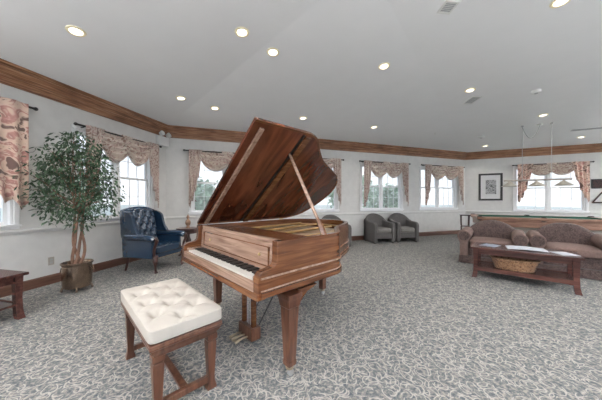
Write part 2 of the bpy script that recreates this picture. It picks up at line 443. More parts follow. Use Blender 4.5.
drape('back', r5[0], r5[1], 2.49, 'cream and rose swag valance above the pair of grey tub chairs', tR+'above the pair of grey tub chairs', M['floral'], zbot=1.02)
drape('back', r6[0], r6[1], 2.49, 'cream and rose swag valance on the last window before the right corner', tR+'on the last window before the right corner', M['floral'], zbot=1.05)
drape('right', r7[0], r7[1], 2.49, 'cream and rose swag valance over the window behind the pool table', tR+'over the window behind the pool table', M['floral2'], drop=.42, zbot=1.15, tw=.42)

# ------------------------------------------------------------------ ceiling fittings
def ceil_rot(p):
    e = .05; dx = (ceil_z(p.x+e, p.y)-ceil_z(p.x-e, p.y))/(2*e); dy = (ceil_z(p.x, p.y+e)-ceil_z(p.x, p.y-e))/(2*e)
    return Vector((0, 0, 1)).rotation_difference(Vector((-dx, -dy, 1)).normalized()).to_euler()
DL = [((76, 31), 'large glowing recessed ceiling light nearest the left crown moulding'), ((242, 32), 'recessed ceiling light, left one of the close pair above the piano lid'),
      ((273, 52), 'recessed ceiling light, right and lower one of the close pair above the piano lid'), ((384, 66), 'recessed ceiling light on the left slope near the ceiling crease'),
      ((181, 98), 'recessed ceiling light above the corner emergency light'), ((215, 108), 'recessed ceiling light left of the piano lid tip above first back window'),
      ((303, 118), 'recessed ceiling light just behind the top of the piano lid'), ((374, 127), 'recessed ceiling light above the window behind the tub chairs'),
      ((470, 90), 'recessed ceiling light beside the small square vent'), ((543, 115), 'recessed ceiling light above the hanging pool table lamp'),
      ((581, 137), 'recessed ceiling light below the long slot vent'), ((485, 146), 'recessed ceiling light above the framed picture'), ((561, 1), 'recessed ceiling light cut by the top edge of the photo')]
DLW = 26
def make_dl():
    r = empty('recessed_light', cat='ceiling light', group='recessed ceiling lights')
    G().lathe([(.062, -.002), (.066, -.010), (.088, -.008), (.092, 0), (.088, .003), (.062, .003)]).build('trim_ring', M['baffle'], r)
    g = G(); g.lathe([(.004, -.013), (.050, -.0115), (.060, -.010), (.060, -.003), (.001, -.003)]); g.build('bulb', M['lamp'], r)
    return r
dl0 = make_dl()
for i, ((px, py), lab) in enumerate(DL):
    p = on_ceil(px, py); o = dl0 if i == 0 else copy_tree(dl0)
    o.location = p - Vector((0, 0, .001)); o.rotation_euler = ceil_rot(p); o['label'] = lab
    l = bpy.data.lights.new('downlight', 'SPOT'); l.energy = DLW; l.color = (1, .93, .84); l.spot_size = math.radians(140); l.spot_blend = 1; l.shadow_soft_size = .08
    lo = bpy.data.objects.new('downlight', l); COL.objects.link(lo); lo.location = p - Vector((0, 0, .04))
# more of the room's downlights behind the camera
for p in [(-2.6, .6), (-2.9, -1.4), (.5, .3), (3.6, 1.2), (.5, -1.8), (4, -1.2), (7, 1.5), (7.2, -1)]:
    P = Vector((p[0], p[1], ceil_z(*p)))
    l = bpy.data.lights.new('downlight', 'SPOT'); l.energy = DLW; l.color = (1, .93, .84); l.spot_size = math.radians(140); l.spot_blend = 1; l.shadow_soft_size = .08
    lo = bpy.data.objects.new('downlight', l); COL.objects.link(lo); lo.location = P - Vector((0, 0, .05))

for *p, UPL in [(-4.2, -2.4, 1.4, 1900), (1.0, -2.3, 1.7, 800), (6.5, -1.6, 1.8, 1700), (11.5, 2.0, 1.8, 2200)]:      # added uplights out of view, no lamp bodies, put in to brighten the ceiling
    l = bpy.data.lights.new('ceiling_fill', 'SPOT'); l.energy = UPL; l.color = (.97, .98, 1); l.spot_size = math.radians(165); l.spot_blend = 1; l.shadow_soft_size = .15
    lo = bpy.data.objects.new('ceiling_fill', l); COL.objects.link(lo); lo.location = p; lo.rotation_euler = (PI, 0, 0)
def vent(px, py, w, h, rz, label, louv=6, fm='plastic'):
    p = on_ceil(px, py); o = empty('ceiling_vent', p, 0, label=label, cat='air vent')
    o.rotation_euler = (ceil_rot(p).to_matrix() @ Matrix.Rotation(rz, 3, 'Z')).to_euler()
    g = G(); t = .018; z0, z1 = -.012, 0
    g.b2((-w/2, -h/2, z0), (w/2, -h/2+t, z1)); g.b2((-w/2, h/2-t, z0), (w/2, h/2, z1)); g.b2((-w/2, -h/2+t, z0), (-w/2+t, h/2-t, z1)); g.b2((w/2-t, -h/2+t, z0), (w/2, h/2-t, z1))
    g.build('vent_frame', M[fm], o)
    g = G(); g.b2((-w/2+t, -h/2+t, -.003), (w/2-t, h/2-t, 0))
    g.build('backing', M['vent'], o)
    g = G()
    for k in range(louv):
        y = -h/2+t+(h-2*t)*(k+.5)/louv; g.box((0, y, -.007), (w-2*t, (h-2*t)/louv*.35, .003), rx=.6)
    g.build('louvres', M[fm], o)
vent(448, 7, .16, .17, .10, 'square grey ceiling vent at the top beside the crease')
vent(472, 100, .19, .32, -.05, 'small square ceiling vent next to a recessed light')
vent(587, 129, .62, .10, -.43, 'long narrow slot vent on the ceiling at right', 3, 'vent')
def detector(px, py, r, label):
    p = on_ceil(px, py); o = empty('smoke_detector', p, 0, label=label, cat='smoke detector'); o.rotation_euler = ceil_rot(p)
    G().lathe([(r*.7, -.045), (r*.85, -.04), (r, -.02), (r*1.02, 0), (r*.2, 0)]).build('housing', M['plastic'], o)
    G().lathe([(r*.35, -.052), (r*.4, -.045), (r*.4, -.043), (r*.2, -.043)]).build('sensor', M['greymetal'], o)
detector(536, 91, .075, 'round white smoke detector on the ceiling above pool lamp')
detector(481, 136.5, .085, 'round grey detector on the ceiling near the picture wall')
p = on_ceil(435, 133); o = G().lathe([(.008, -.05), (.03, -.045), (.008, -.035), (.01, -.008), (.035, -.006), (.035, 0), (.01, 0)], seg=12).build('fire_sprinkler', M['plastic']); o.location = p
tag(o, 'tiny white sprinkler head on the ceiling left of the crease end', 'sprinkler')

# emergency light in the left corner
t = hit(CL, aL, 161); p, rz = frame('left', t); d = depth(CL, aL, t)
o = empty('emergency_light', p, rz, label='white twin head emergency light on wall in the left corner under crown moulding', cat='emergency light')
zc = zat(141.5, d)
G().box((0, -.05, zc), (.30, .09, .22)).build('battery_box', M['plastic'], o, bevel=.012)
for x in (-.07, .13):
    hd = G(Matrix.Translation((x, -.09, zc+.17)) @ Matrix.Rotation(1.2, 4, 'X')).lathe([(.02, -.05), (.045, -.04), (.058, .02), (.058, .035), (.02, .036)], seg=16).build('lamp_head', M['plastic'], o)
    G().tube([(x, -.06, zc+.10), (x, -.075, zc+.15)], .012, 8).build('swivel', M['plastic'], hd)

# wall outlet
t = hit(CL, aL, 51); d = depth(CL, aL, t); p, rz = frame('left', t)
o = empty('wall_outlet', p, rz, label='small beige outlet on left wall behind the end table', cat='outlet'); zc = zat(261, d)
G().box((0, -.003, zc), (.075, .006, .12)).build('cover_plate', plain('beige plastic', (.42, .38, .33), .4), o, bevel=.002)
for s in (-1, 1): G().box((0, -.0065, zc+s*.022), (.035, .003, .03)).build('socket', M['greymetal'], o)

# ------------------------------------------------------------------ pictures on the right wall
def wall_rect(wall, px0, px1, py0, py1):
    o, a = WALLS[wall][:2]; t0, t1 = hit(o, a, px0), hit(o, a, px1); d = depth(o, a, (t0+t1)/2)
    return t0, t1, zat(py1, d), zat(py0, d)
t0, t1, z0, z1 = wall_rect('right', 478.5, 502.5, 173.5, 200.5)
p, rz = frame('right', t0); W = t1-t0
o = empty('framed_picture', p, rz, label='black framed grey engraving with a white mat on the right wall', cat='picture')
g = G(); b = .065
g.b2((0, -.035, z0), (b, -.002, z1)); g.b2((W-b, -.035, z0), (W, -.002, z1)); g.b2((b, -.035, z0), (W-b, -.002, z0+b)); g.b2((b, -.035, z1-b), (W-b, -.002, z1))
g.build('picture_frame', M['blackiron'], o, bevel=.006)
G().b2((b, -.014, z0+b), (W-b, -.004, z1-b)).build('mat_board', M['mat'], o, smooth=0)
G().b2((W*.30, -.017, z0+(z1-z0)*.24), (W*.74, -.014, z0+(z1-z0)*.76)).build('print', M['print'], o, smooth=0)
t0, t1, z0, z1 = wall_rect('right', 591, 610, 179, 188.5)
p, rz = frame('right', t0); W = t1-t0
o = empty('wall_plaque', p, rz, label='dark wooden plaque on the wall above triangular ball rack', cat='plaque')
g = G(); b = .03
g.b2((0, -.03, z0), (b, -.002, z1)); g.b2((W-b, -.03, z0), (W, -.002, z1)); g.b2((b, -.03, z0), (W-b, -.002, z0+b)); g.b2((b, -.03, z1-b), (W-b, -.002, z1))
g.build('plaque_frame', M['blackiron'], o, bevel=.005)
G().b2((b, -.018, z0+b), (W-b, -.004, z1-b)).build('plaque_face', M['plaque'], o, smooth=0)
t0, t1, z0, z1 = wall_rect('right', 592, 612, 192, 202.5)
p, rz = frame('right', t0); W = t1-t0
g = G(); A = [(0, -.03, z0), (W, -.03, z0), (W*.5, -.03, z1)]
for i in range(3):
    q = Vector(A[i]); w = Vector(A[(i+1) % 3]); g.tube([q, w], .02, 4)
for q in A: g.ball(q, .022, 1)
g.tube([(W*.5, -.03, z1), (W*.5, -.006, z1+.01)], .006, 6)
o = g.build('ball_rack', M['darkwood']); o.location = p; o.rotation_euler = (0, 0, rz)
tag(o, 'brown wooden triangle ball rack hanging on the right wall', 'ball rack')

# ------------------------------------------------------------------ pool table and lamp
dp = Vector((.88, -.475)).normalized(); pr = math.atan2(dp.y, dp.x)
pt = empty('pool_table', (4.86, 6.62, 0), pr, label='long pool table with green cloth and brown wooden sides behind the loveseats', cat='pool table')
pt.scale = (1, 1, 1.015)
Lp, Wp = 2.75, 1.36
g = G(); rl = .13
g.b2((0, 0, .73), (Lp, rl, .80)); g.b2((0, Wp-rl, .73), (Lp, Wp, .80)); g.b2((0, rl, .73), (rl, Wp-rl, .80)); g.b2((Lp-rl, rl, .73), (Lp, Wp-rl, .80))
g.build('rail', M['poolwood'], pt, bevel=.01)
G().b2((rl, rl, .73), (Lp-rl, Wp-rl, .765)).build('playing_cloth', M['green'], pt, smooth=0)
g = G()
for s in ((rl*.7, rl*.55, Lp-rl*.7, rl*1.25), (rl*.7, Wp-rl*1.25, Lp-rl*.7, Wp-rl*.55)): g.b2((s[0], s[1], .765), (s[2], s[3], .797))
g.b2((rl*.55, rl, .765), (rl*1.2, Wp-rl, .797)); g.b2((Lp-rl*1.2, rl, .765), (Lp-rl*.55, Wp-rl, .797))
g.build('cushion', M['green'], pt, bevel=.008)
G().b2((.06, .06, .55), (Lp-.06, Wp-.06, .73)).build('apron', M['poolwood'], pt, bevel=.01)
for x in (.32, Lp-.32):
    G().b2((x-.16, .22, 0), (x+.16, Wp-.22, .55)).build('pedestal', M['cream'], pt, bevel=.01)
G().b2((.4, .30, .2), (Lp-.4, Wp-.30, .55)).build('cabinet_panel', M['cream'], pt, bevel=.01)
for x in (.07, Lp/2, Lp-.07):
    for y in (.07, Wp-.07):
        G().lathe([(.02, .70), (.06, .72), (.065, .81), (.05, .822), (.02, .80)], (x, y, 0), 14).build('pocket', M['black'], pt)
c = Vector((6.10, 6.13)); zb = 1.785
lamp = empty('pool_lamp', (c.x, c.y, 0), pr, label='three shade pool lamp hanging on thin chains over pool table', cat='pool lamp')
G().tube([(-.72, 0, zb), (.58, 0, zb)], .022, 8).build('bar', plain('cream metal', (.36, .33, .29), .4, .3), lamp)
for x in (-.60, -.06, .44):
    q = G().lathe([(.012, zb-.01), (.02, zb-.03), (.03, zb-.04), (.165, zb-.145), (.167, zb-.157), (.155, zb-.153), (.024, zb-.05), (.01, zb-.05)], (x, 0, 0), 24).build('glass_shade', M['lampshade'], lamp)
top = ceil_z(c.x, c.y)
for x in (-.34, .22):
    G().tube([(x, 0, zb), (x, 0, top-.03)], .0055, 6).build('hanging_chain', M['greymetal'], lamp)
    G().lathe([(.02, top-.04), (.03, top-.02), (.03, top-.005)], (x, 0, 0), 10).build('ceiling_hook', M['greymetal'], lamp)
G().lathe([(.03, top-.045), (.06, top-.03), (.06, top-.008)], (.0, 0, 0), 16).build('canopy', M['plastic'], lamp)
G().tube([(-.34, 0, top-.03)]+[(-.34+.34*s, 0, top-.04-.5*4*s*(1-s)*.62) for s in [k/10 for k in range(1, 10)]]+[(0, 0, top-.04)], .007, 6).build('power_cord', M['greymetal'], lamp)

# small dark stand left of the pool table
st = empty('accent_stand', (4.93, 7.22, 0), pr, label='small dark wooden open stand left of the pool table end', cat='stand')
G().b2((-.13, -.13, .80), (.13, .13, .83)).build('stand_top', M['darkwood'], st, bevel=.004)
for z in (.12, .48): G().b2((-.105, -.105, z), (.105, .105, z+.02)).build('shelf', M['darkwood'], st)
for x in (-.10, .10):
    for y in (-.10, .10): G().tube([(x*1.05, y*1.05, 0), (x*.9, y, .4), (x, y, .8)], [.014, .012, .016], 6).build('leg', M['darkwood'], st)

# ------------------------------------------------------------------ loveseats
def make_loveseat():
    r = empty('loveseat', cat='sofa', group='brown paisley loveseats')
    # local x width, -y front
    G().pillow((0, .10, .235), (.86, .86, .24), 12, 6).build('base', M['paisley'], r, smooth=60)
    g = G()
    n = 60; pts = []
    prof = [(-.545, .48), (-.545, -.40), (.545, -.40), (.545, .48)]
    def wall(a, b, k):
        return [Vector((ease(a[0], b[0], i/k), ease(a[1], b[1], i/k), 0)) for i in range(k)]
    line = wall(prof[0], prof[1], 30)+wall(prof[1], prof[2], 40)+wall(prof[2], prof[3], 30)+wall(prof[3], prof[0], 20)
    rings = []
    for z, o in ((.155, 0), (.08, .008), (.012, .02)):
        rings.append([(p.x*(1+o), p.y*(1+o)+.004*math.sin(i*1.3)*(o > 0), z) for i, p in enumerate(line)])
    g.loft(rings); g.build('skirt', M['paisley'], r, smooth=60)
    def fn(q, u):
        if u[2] > 0: q.z += .025*(1-u[0]**2)*(1-u[1]**2)
        return q
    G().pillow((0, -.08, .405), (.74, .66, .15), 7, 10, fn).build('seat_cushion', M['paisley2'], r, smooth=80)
    # camel back
    W = .48; rings = []
    NX = 20
    for k in range(NX+1):
        s = k/NX*2-1; x = s*W
        ht = .60 + .235*max(0, 1-abs(s)**2.2)
        lean = .10; tk = .085*(1-.25*s**4)
        sec = []
        for m_ in range(20):
            a = 2*PI*m_/20; ca, sa = math.cos(a), math.sin(a)
            zz = .25 + (ht-.25)*(.5+.5*math.copysign(abs(sa)**.45, sa))
            yy = .40 + lean*(zz-.4)*1.1 + tk*math.copysign(abs(ca)**.8, ca)
            sec.append((x, yy, zz))
        rings.append(sec)
    G().loft(rings).build('backrest', M['paisley'], r, smooth=80)
    for s in (-1, 1):
        prof = []
        for a in range(-30, 215, 18):
            t = math.radians(a); prof.append((s*(.455+.005)+s*.125*math.cos(t)+s*.0, .545+.115*math.sin(t)))
        prof += [(s*.385, .42), (s*.385, .13), (s*.535, .13), (s*.535, .40)]
        rings = []
        for y, k in ((-.385, .90), (-.40, .97), (-.38, 1.0), (.0, 1.0), (.40, .97), (.44, .9)):
            cx, cz = s*.46, .5
            rings.append([(cx+(x-cx)*k, y, cz+(z-cz)*k - .0+.03*max(0, y)) for x, z in prof])
        rings[0], rings[1] = [(x, -.40, z) for x, y, z in rings[0]], [(x, -.395, z) for x, y, z in rings[1]]
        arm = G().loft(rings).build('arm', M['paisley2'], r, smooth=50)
        pr_ = [(s*.46+s*.098*math.cos(math.radians(a)), -.403, .545+.092*math.sin(math.radians(a))) for a in range(0, 360, 18)]
        g = G(); g.loft([pr_, [(x, -.41, z) for x, y, z in pr_]]); g.build('arm_front_panel', M['paisley'], arm)
        G().tube([(s*.46+s*.112*math.cos(math.radians(a)), -.402, .545+.104*math.sin(math.radians(a))) for a in range(-40, 221, 13)], .006, 6).build('piping', M['paisley2'], arm)
    return r
sdir = Vector((.77, -.64)).normalized(); sb = nin(sdir)*-1; srz = math.atan2(sdir.y, sdir.x)
lv = make_loveseat()
def lvpos(al, ar, px_ignored=None):
    c = (Vector(al)+Vector(ar))/2; return c
# front-arm centre points of each loveseat
cA = (Vector((3.29, 4.84))+Vector((3.93, 4.31)))/2 + sb*.40
cB = (Vector((4.13, 4.23))+Vector((4.77, 3.70)))/2 + sb*.40
lv.scale = (.92, 1, 1)
place(lv, (cA.x, cA.y, 0), srz, 'brown paisley camelback loveseat at the left, nearer the back corner')
lv2 = copy_tree(lv); place(lv2, (cB.x+sdir.x*.04, cB.y+sdir.y*.04, 0), srz, 'brown paisley camelback loveseat at the right edge of the photo')

# ------------------------------------------------------------------ coffee table and end table
def table(name, W, D, H, label, mat, shelf=.17, cat='table', loc=(0, 0, 0), rz=0):
    r = empty(name, loc, rz, label=label, cat=cat)
    G().b2((-W/2, -D/2, H-.03), (W/2, D/2, H)).build('tabletop', mat, r, bevel=.006)
    x, y = W/2-.07, D/2-.06
    g = G(); g.b2((-x, -y, H-.11), (x, -y+.02, H-.03)); g.b2((-x, y-.02, H-.11), (x, y, H-.03)); g.b2((-x, -y, H-.11), (-x+.02, y, H-.03)); g.b2((x-.02, -y, H-.11), (x, y, H-.03))
    g.build('apron', mat, r)
    for sx in (-1, 1):
        for sy in (-1, 1):
            rings = []
            for z, dx, w in ((H-.03, 0, .036), (H*.45, .0, .03), (.10, .005, .031), (.04, .012, .033), (0, .022, .034)):
                cx, cy = sx*(x+dx), sy*(y+dx*.5)
                rings.append([(cx-w, cy-w*.9, z), (cx+w, cy-w*.9, z), (cx+w, cy+w*.9, z), (cx-w, cy+w*.9, z)])
            G().loft(rings).build('leg', mat, r, bevel=.004)
    G().b2((-x-.0, -y-.02, shelf-.025), (x+.0, y+.02, shelf)).build('shelf', mat, r, bevel=.004)
    for y0 in (-y-.03, y+.01): G().b2((-x, y0, shelf-.05), (x, y0+.02, shelf+.012)).build('stretcher', mat, r)
    return r
cdir = Vector((.75, -.66)).normalized(); cb = -nin(cdir); crz = math.atan2(cdir.y, cdir.x)
cc = Vector((2.80, 3.97)) + cdir*.62 + cb*.29
table('coffee_table', 1.24, .58, .50, 'long reddish brown coffee table with a lower shelf before the loveseats', M['redwood'], loc=(cc.x, cc.y, 0), rz=crz)
# basket on the shelf
bk = empty('wicker_basket', (cc.x-cdir.x*.08-cb.x*.03, cc.y-cdir.y*.08-cb.y*.03, .171), crz, label='oval brown woven basket on the lower shelf of the coffee table', cat='basket')
g = G(); rings = []; SEG = 56; H_ = 11
for k in range(H_+1):
    z = k/H_*.165; ring = []
    for i in range(SEG):
        a = 2*PI*i/SEG; b = .006*math.sin(a*14+PI*(k % 2))
        rx, ry = .235+.05*k/H_+b, .135+.035*k/H_+b
        ring.append((rx*math.cos(a), ry*math.sin(a), z))
    rings.append(ring)
for k in range(H_, 0, -1):
    z = k/H_*.165
    rings.append([(.975*(.225+.05*k/H_)*math.cos(2*PI*i/SEG), .97*(.125+.035*k/H_)*math.sin(2*PI*i/SEG), z+.001) for i in range(SEG)])
g.loft(rings); g.build('woven_body', M['wicker'], bk, smooth=60)
g = G(); g.tube([(.288*math.cos(2*PI*i/40), .172*math.sin(2*PI*i/40), .168) for i in range(41)], .010, 8); g.build('rim', M['wicker'], bk)
for s in (-1, 1):
    G().tube([(s*(.285+.02*math.sin(PI*i/8)), -.05+.1*i/8, .168+.018*math.sin(PI*i/8)) for i in range(9)], .006, 6).build('handle', M['wicker'], bk)
def sheets(name, loc, rz, w, h, n, label, mat, fold=False):
    r = empty(name, loc, rz, label=label, cat='magazine' if not fold else 'newspaper')
    g = G()
    for k in range(n):
        NX = 8; top = []
        for i in range(NX+1):
            x = -w/2+w*i/NX; z = .002+k*.003+(.012*abs(math.sin(PI*(i/NX)))*(1 if fold else .15))
            top.append((x, z))
        poly = top + [(x, z-.0018) for x, z in reversed(top)]
        g.prism(poly, -h/2, h/2, 'xz')
    g.build('pages', mat, r, smooth=60); return r
def ct(u, v, z=.5005): return (cc.x+cdir.x*u+cb.x*v, cc.y+cdir.y*u+cb.y*v, z)
sheets('newspaper', ct(.06, .03), crz+.12, .46, .34, 3, 'open newspaper spread across the middle of the coffee table', M['paper'], True)
sheets('magazine', ct(-.38, .04), crz-.3, .21, .28, 2, 'closed glossy magazine on the left part of the coffee table', M['paper2'])
G_ = sheets('magazine', ct(.46, -.06), crz+.5, .20, .26, 2, 'pale magazine at the right end of the coffee table', M['paper'])
eb = table('end_table', .60, .62, .49, 'reddish brown wooden end table cut off by the left edge', M['redwood'], shelf=.16, loc=(-3.32, 2.38, 0), rz=-math.atan2(.227, .974))

# ------------------------------------------------------------------ grey tub chairs
def make_tub():
    r = empty('tub_chair', cat='armchair', group='grey tub armchairs')
    for s in (-1, 1):
        prof = [(-.36, .02), (-.38, .50), (-.36, .57), (-.30, .605), (.02, .62), (.20, .66), (.33, .70), (.36, .02)]
        x0, x1 = s*.28, s*.40
        o = G().prism(prof, min(x0, x1), max(x0, x1), 'yz').build('arm', M['grey'], r, bevel=.035, seg=3)
    rings = []
    for k in range(17):
        s = k/8-1; x = .40*s; zt = .66+.19*max(0, 1-abs(s)**2.5); y = .34-.10*s*s
        rings.append([(x, y-.06, .06), (x, y+.05, .06), (x, y+.09, zt-.04), (x, y+.04, zt), (x, y-.03, zt-.01), (x, y-.07, zt-.08)])
    G().loft(rings).build('backrest', M['grey'], r, smooth=60, bevel=0)
    G().b2((-.28, -.33, .14), (.28, .26, .30)).build('seat_base', M['grey'], r, bevel=.01)
    G().pillow((0, -.05, .37), (.57, .62, .15), 6, 8).build('seat_cushion', M['greyseat'], r, smooth=80)
    for sx in (-1, 1):
        for sy in (-1, 1): G().b2((sx*.34-.025, sy*.28-.025, 0), (sx*.34+.025, sy*.28+.025, .04)).build('foot', M['black'], r)
    return r
def wallseat(px, off, rot):
    t = hit(CL, aB, px); q = CL+aB*t+nin(aB)*off
    return (q.x, q.y, 0), math.atan2(aB.y, aB.x)+rot
tb = make_tub()
tb.scale = (.86, .93, 1)
place(tb, (2.37, 7.30, 0), math.atan2(aB.y, aB.x)-.10, 'grey tub armchair, left one of the pair under the window')
t2 = copy_tree(tb); place(t2, (3.17, 7.50, 0), math.atan2(aB.y, aB.x)-.22, 'grey tub armchair, right one of the pair under the window')
t3_ = copy_tree(tb); place(t3_, (.93, 6.62, 0), math.atan2(aB.y, aB.x)-.05, 'grey tub armchair mostly hidden behind the piano')

# ------------------------------------------------------------------ wing chair
wc = empty('wing_chair', (-2.72, 4.50, 0), math.atan2(.966, .26), label='navy blue leather wing chair with button tufted back and carved wooden legs', cat='armchair')
def tuft(u, v, nu, nv, amp):
    # diamond button pattern, u,v in 0..1
    d = 9
    for j in range(nv+1):
        for i in range(nu+1):
            cu = (i+(.5 if j % 2 else 0))/nu; cv = j/nv
            if not (.03 < cu < .97 and .04 < cv < .96): continue
            d = min(d, math.hypot((u-cu)*nu, (v-cv)*nv*.8))
    crease = min(abs(((u*nu + v*nv*.5) % 1)-.0), abs(1-((u*nu+v*nv*.5) % 1)), abs(((u*nu - v*nv*.5) % 1)), abs(1-((u*nu-v*nv*.5) % 1)))
    return -amp*math.exp(-(d/.28)**2) - amp*.45*math.exp(-(crease/.09)**2)
# back: tufted pad
g = G(); NU, NV = 40, 56; front = []; bk_ = []
def bshape(u, v):
    W = .27 + .02*v; x = (u*2-1)*W
    z = .42 + v*.70; top = .0
    if v > .8: z -= .05*((u*2-1)**2)*(v-.8)/.2
    y = .25 + .14*v - .05*(1-(2*u-1)**2)*0 - .03*math.sin(PI*v)
    return x, y, z
for j in range(NV+1):
    rw = []; rb = []
    for i in range(NU+1):
        u, v = i/NU, j/NV; x, y, z = bshape(u, v)
        e = min(u, 1-u, v, 1-v); puff = .05*min(1, e/.08)**.5
        rw.append(g.v((x, y-puff-tuft(u, v, 4, 6, .038), z))); rb.append(g.v((x, y+.05, z)))
    front.append(rw); bk_.append(rb)
for A_, fl in ((front, 0), (bk_, 1)):
    for a, b in zip(A_, A_[1:]):
        for i in range(NU): g.face([a[i], a[i+1], b[i+1], b[i]])
for j in range(NV):
    g.face([front[j][0], front[j+1][0], bk_[j+1][0], bk_[j][0]]); g.face([front[j][NU], front[j+1][NU], bk_[j+1][NU], bk_[j][NU]])
for i in range(NU):
    g.face([front[0][i], front[0][i+1], bk_[0][i+1], bk_[0][i]]); g.face([front[NV][i], front[NV][i+1], bk_[NV][i+1], bk_[NV][i]])
bkp = g.build('tufted_back', M['navy'], wc, smooth=60)
for j in range(1, 6):
    for i in range(5):
        cu = (i+(.5 if j % 2 else 0))/4
        if .05 < cu < .95:
            x, y, z = bshape(cu, j/6); G().ball((x, y-.028, z), .010, 1, (1, .5, 1)).build('button', M['button'], bkp)
# outer back shell with an arched top
rings = []
for k in range(15):
    s = k/7-1; x = .31*s; zt = 1.15-.06*abs(s)**2.5
    rings.append([(x, .27, .26), (x, .33, .26), (x, .475, zt-.03), (x, .455, zt), (x, .40, zt-.005), (x, .385, zt-.03), (x, .29, .4)])
G().loft(rings).build('back_shell', M['navy'], wc, smooth=50)
for s in (-1, 1):
    # wing panel
    prof = [(.38, .56), (.02, .60), (.05, .68), (.12, .78), (.15, .88), (.18, .98), (.25, 1.04), (.36, 1.07), (.45, 1.07), (.43, .80)]
    P = catmull([(y, z, 0) for y, z in prof], 4, True)
    rings = []
    for dx, k in ((-.012, .94), (-.03, 1), (.02, 1), (.03, .96)):
        cy, cz = .27, .85
        rings.append([(s*(.315+dx+.015*max(0, (.3-p.x))), cy+(p.x-cy)*k, cz+(p.y-cz)*k) for p in P])
    G().loft(rings).build('wing', M['navy'], wc, smooth=50)
    # side panel + rolled arm
    G().prism([(-.27, .25), (.38, .25), (.40, .60), (-.25, .60)], s*.30 if s < 0 else .30, s*.345 if s < 0 else .345, 'yz').build('side_panel', M['navy'], wc, bevel=.012)
    arm = G().tube([(s*.345, -.33, .575), (s*.345, -.29, .605), (s*.342, -.15, .615), (s*.335, .05, .61), (s*.33, .30, .61)], [.045, .06, .062, .06, .055], 16).build('arm', M['navy'], wc, smooth=60)
    sc = catmull([(s*.345, -.355, .63), (s*.345, -.375, .585), (s*.345, -.36, .52), (s*.34, -.32, .42), (s*.335, -.315, .30)], 6)
    G().tube(sc, [.022]*6+[.03]*6+[.024]*6+[.02]*7, 8).build('carved_arm_front', M['darkwood'], arm)
    # cabriole front leg
    pts = [(s*.30, -.30, .30), (s*.325, -.33, .22), (s*.315, -.32, .13), (s*.30, -.305, .06), (s*.31, -.33, .018)]
    G().tube(catmull(pts, 5), [.042+.0*k for k in range(3)]+[.045, .043, .04, .037, .034, .030, .026, .024, .022, .020, .019, .018, .018, .019, .021, .026, .03, .030], 10).build('front_leg', M['darkwood'], wc, smooth=60)
    G().tube([(s*.28, .30, .30), (s*.285, .33, .15), (s*.29, .37, 0)], [.03, .026, .024], 4).build('back_leg', M['darkwood'], wc)
G().b2((-.32, -.32, .25), (.32, .36, .34)).build('seat_rail', M['navy'], wc, bevel=.015)
def fnw(q, u):
    if u[2] > .9:
        q.z += tuft(u[0]*.5+.5, u[1]*.5+.5, 4, 4, .022)
    return q
G().pillow((0, -.07, .40), (.58, .56, .14), 7, 24, fnw).build('seat_cushion', M['navy'], wc, smooth=60)
g = G()
for i in range(28): g.ball((-.30+.6*i/27, -.323, .262), .006, 1)
g.build('nailhead_trim', M['brass'], wc)

# side table + turned ornament
sx, sy = -2.50, 5.33
sd = empty('pedestal_table', (sx, sy, 0), .2, label='small dark carved pedestal table in the corner beside the blue wing chair', cat='table')
G().lathe([(.02, .625), (.235, .625), (.25, .635), (.25, .648), (.24, .655), (.02, .655)]).build('tabletop', M['darkwood'], sd)
G().lathe([(.20, .54), (.205, .56), (.205, .625), (.02, .625), (.02, .54)], seg=8).build('apron', M['darkwood'], sd)
G().lathe([(.05, .12), (.035, .18), (.03, .25), (.055, .32), (.06, .38), (.035, .45), (.03, .50), (.06, .54)]).build('column', M['darkwood'], sd)
for k in range(3):
    a = k*2*PI/3+.5; c, s = math.cos(a), math.sin(a)
    G().tube([(c*r_, s*r_, z) for r_, z in ((.03, .20), (.10, .19), (.17, .11), (.22, .04), (.26, .03), (.28, .018))], [.03, .028, .022, .018, .022, .018], 8).build('leg', M['darkwood'], sd)
o = G().lathe([(.045, 0), (.05, .01), (.035, .02), (.028, .035), (.05, .06), (.058, .09), (.05, .125), (.025, .15), (.02, .165), (.034, .18), (.034, .195), (.018, .215), (.008, .235), (.002, .24)], seg=20).build('turned_urn', wood('urn wood', (.18, .09, .05), (.30, .17, .10), (.42, .26, .17)))
o.scale = (1, 1, 1.25); o.location = (sx, sy-.02, .6555); tag(o, 'slim turned wooden urn standing on the dark corner table', 'urn')

# ------------------------------------------------------------------ ficus
fx, fy = -3.15, 3.38
pl = empty('planter', (fx, fy, 0), .3, label='round bronze planter with small feet on carpet by the left wall', cat='planter'); pl.scale = (.74, .74, 1)
G().lathe([(.17, .055), (.20, .06), (.215, .10), (.222, .25), (.215, .36), (.225, .375), (.238, .385), (.238, .40), (.222, .405), (.212, .39), (.205, .33), (.02, .33)], seg=40).build('pot_body', M['bronze'], pl)
for k in range(4):
    a = k*PI/2+.4; c, s = math.cos(a), math.sin(a)
    G().tube([(c*.17, s*.17, .08), (c*.21, s*.21, .05), (c*.22, s*.22, .012)], [.022, .016, .02], 8).build('foot', M['bronze'], pl)
for s in (-1, 1):
    G().tube([(s*(.222+.035*math.sin(PI*i/8)), -.045+.09*i/8, .33-.06*math.sin(PI*i/8)) for i in range(9)], .007, 6).build('ring_handle', M['bronze'], pl)
G().lathe([(.02, .331), (.203, .331), (.203, .345), (.12, .352), (.02, .35)], seg=24).build('soil', M['soil'], pl)
pt_ = empty('ficus_tree', (fx, fy, .353), 0, label='leafy green ficus tree with twisted bare trunks in the bronze planter', cat='tree')
rnd = random.Random(3)
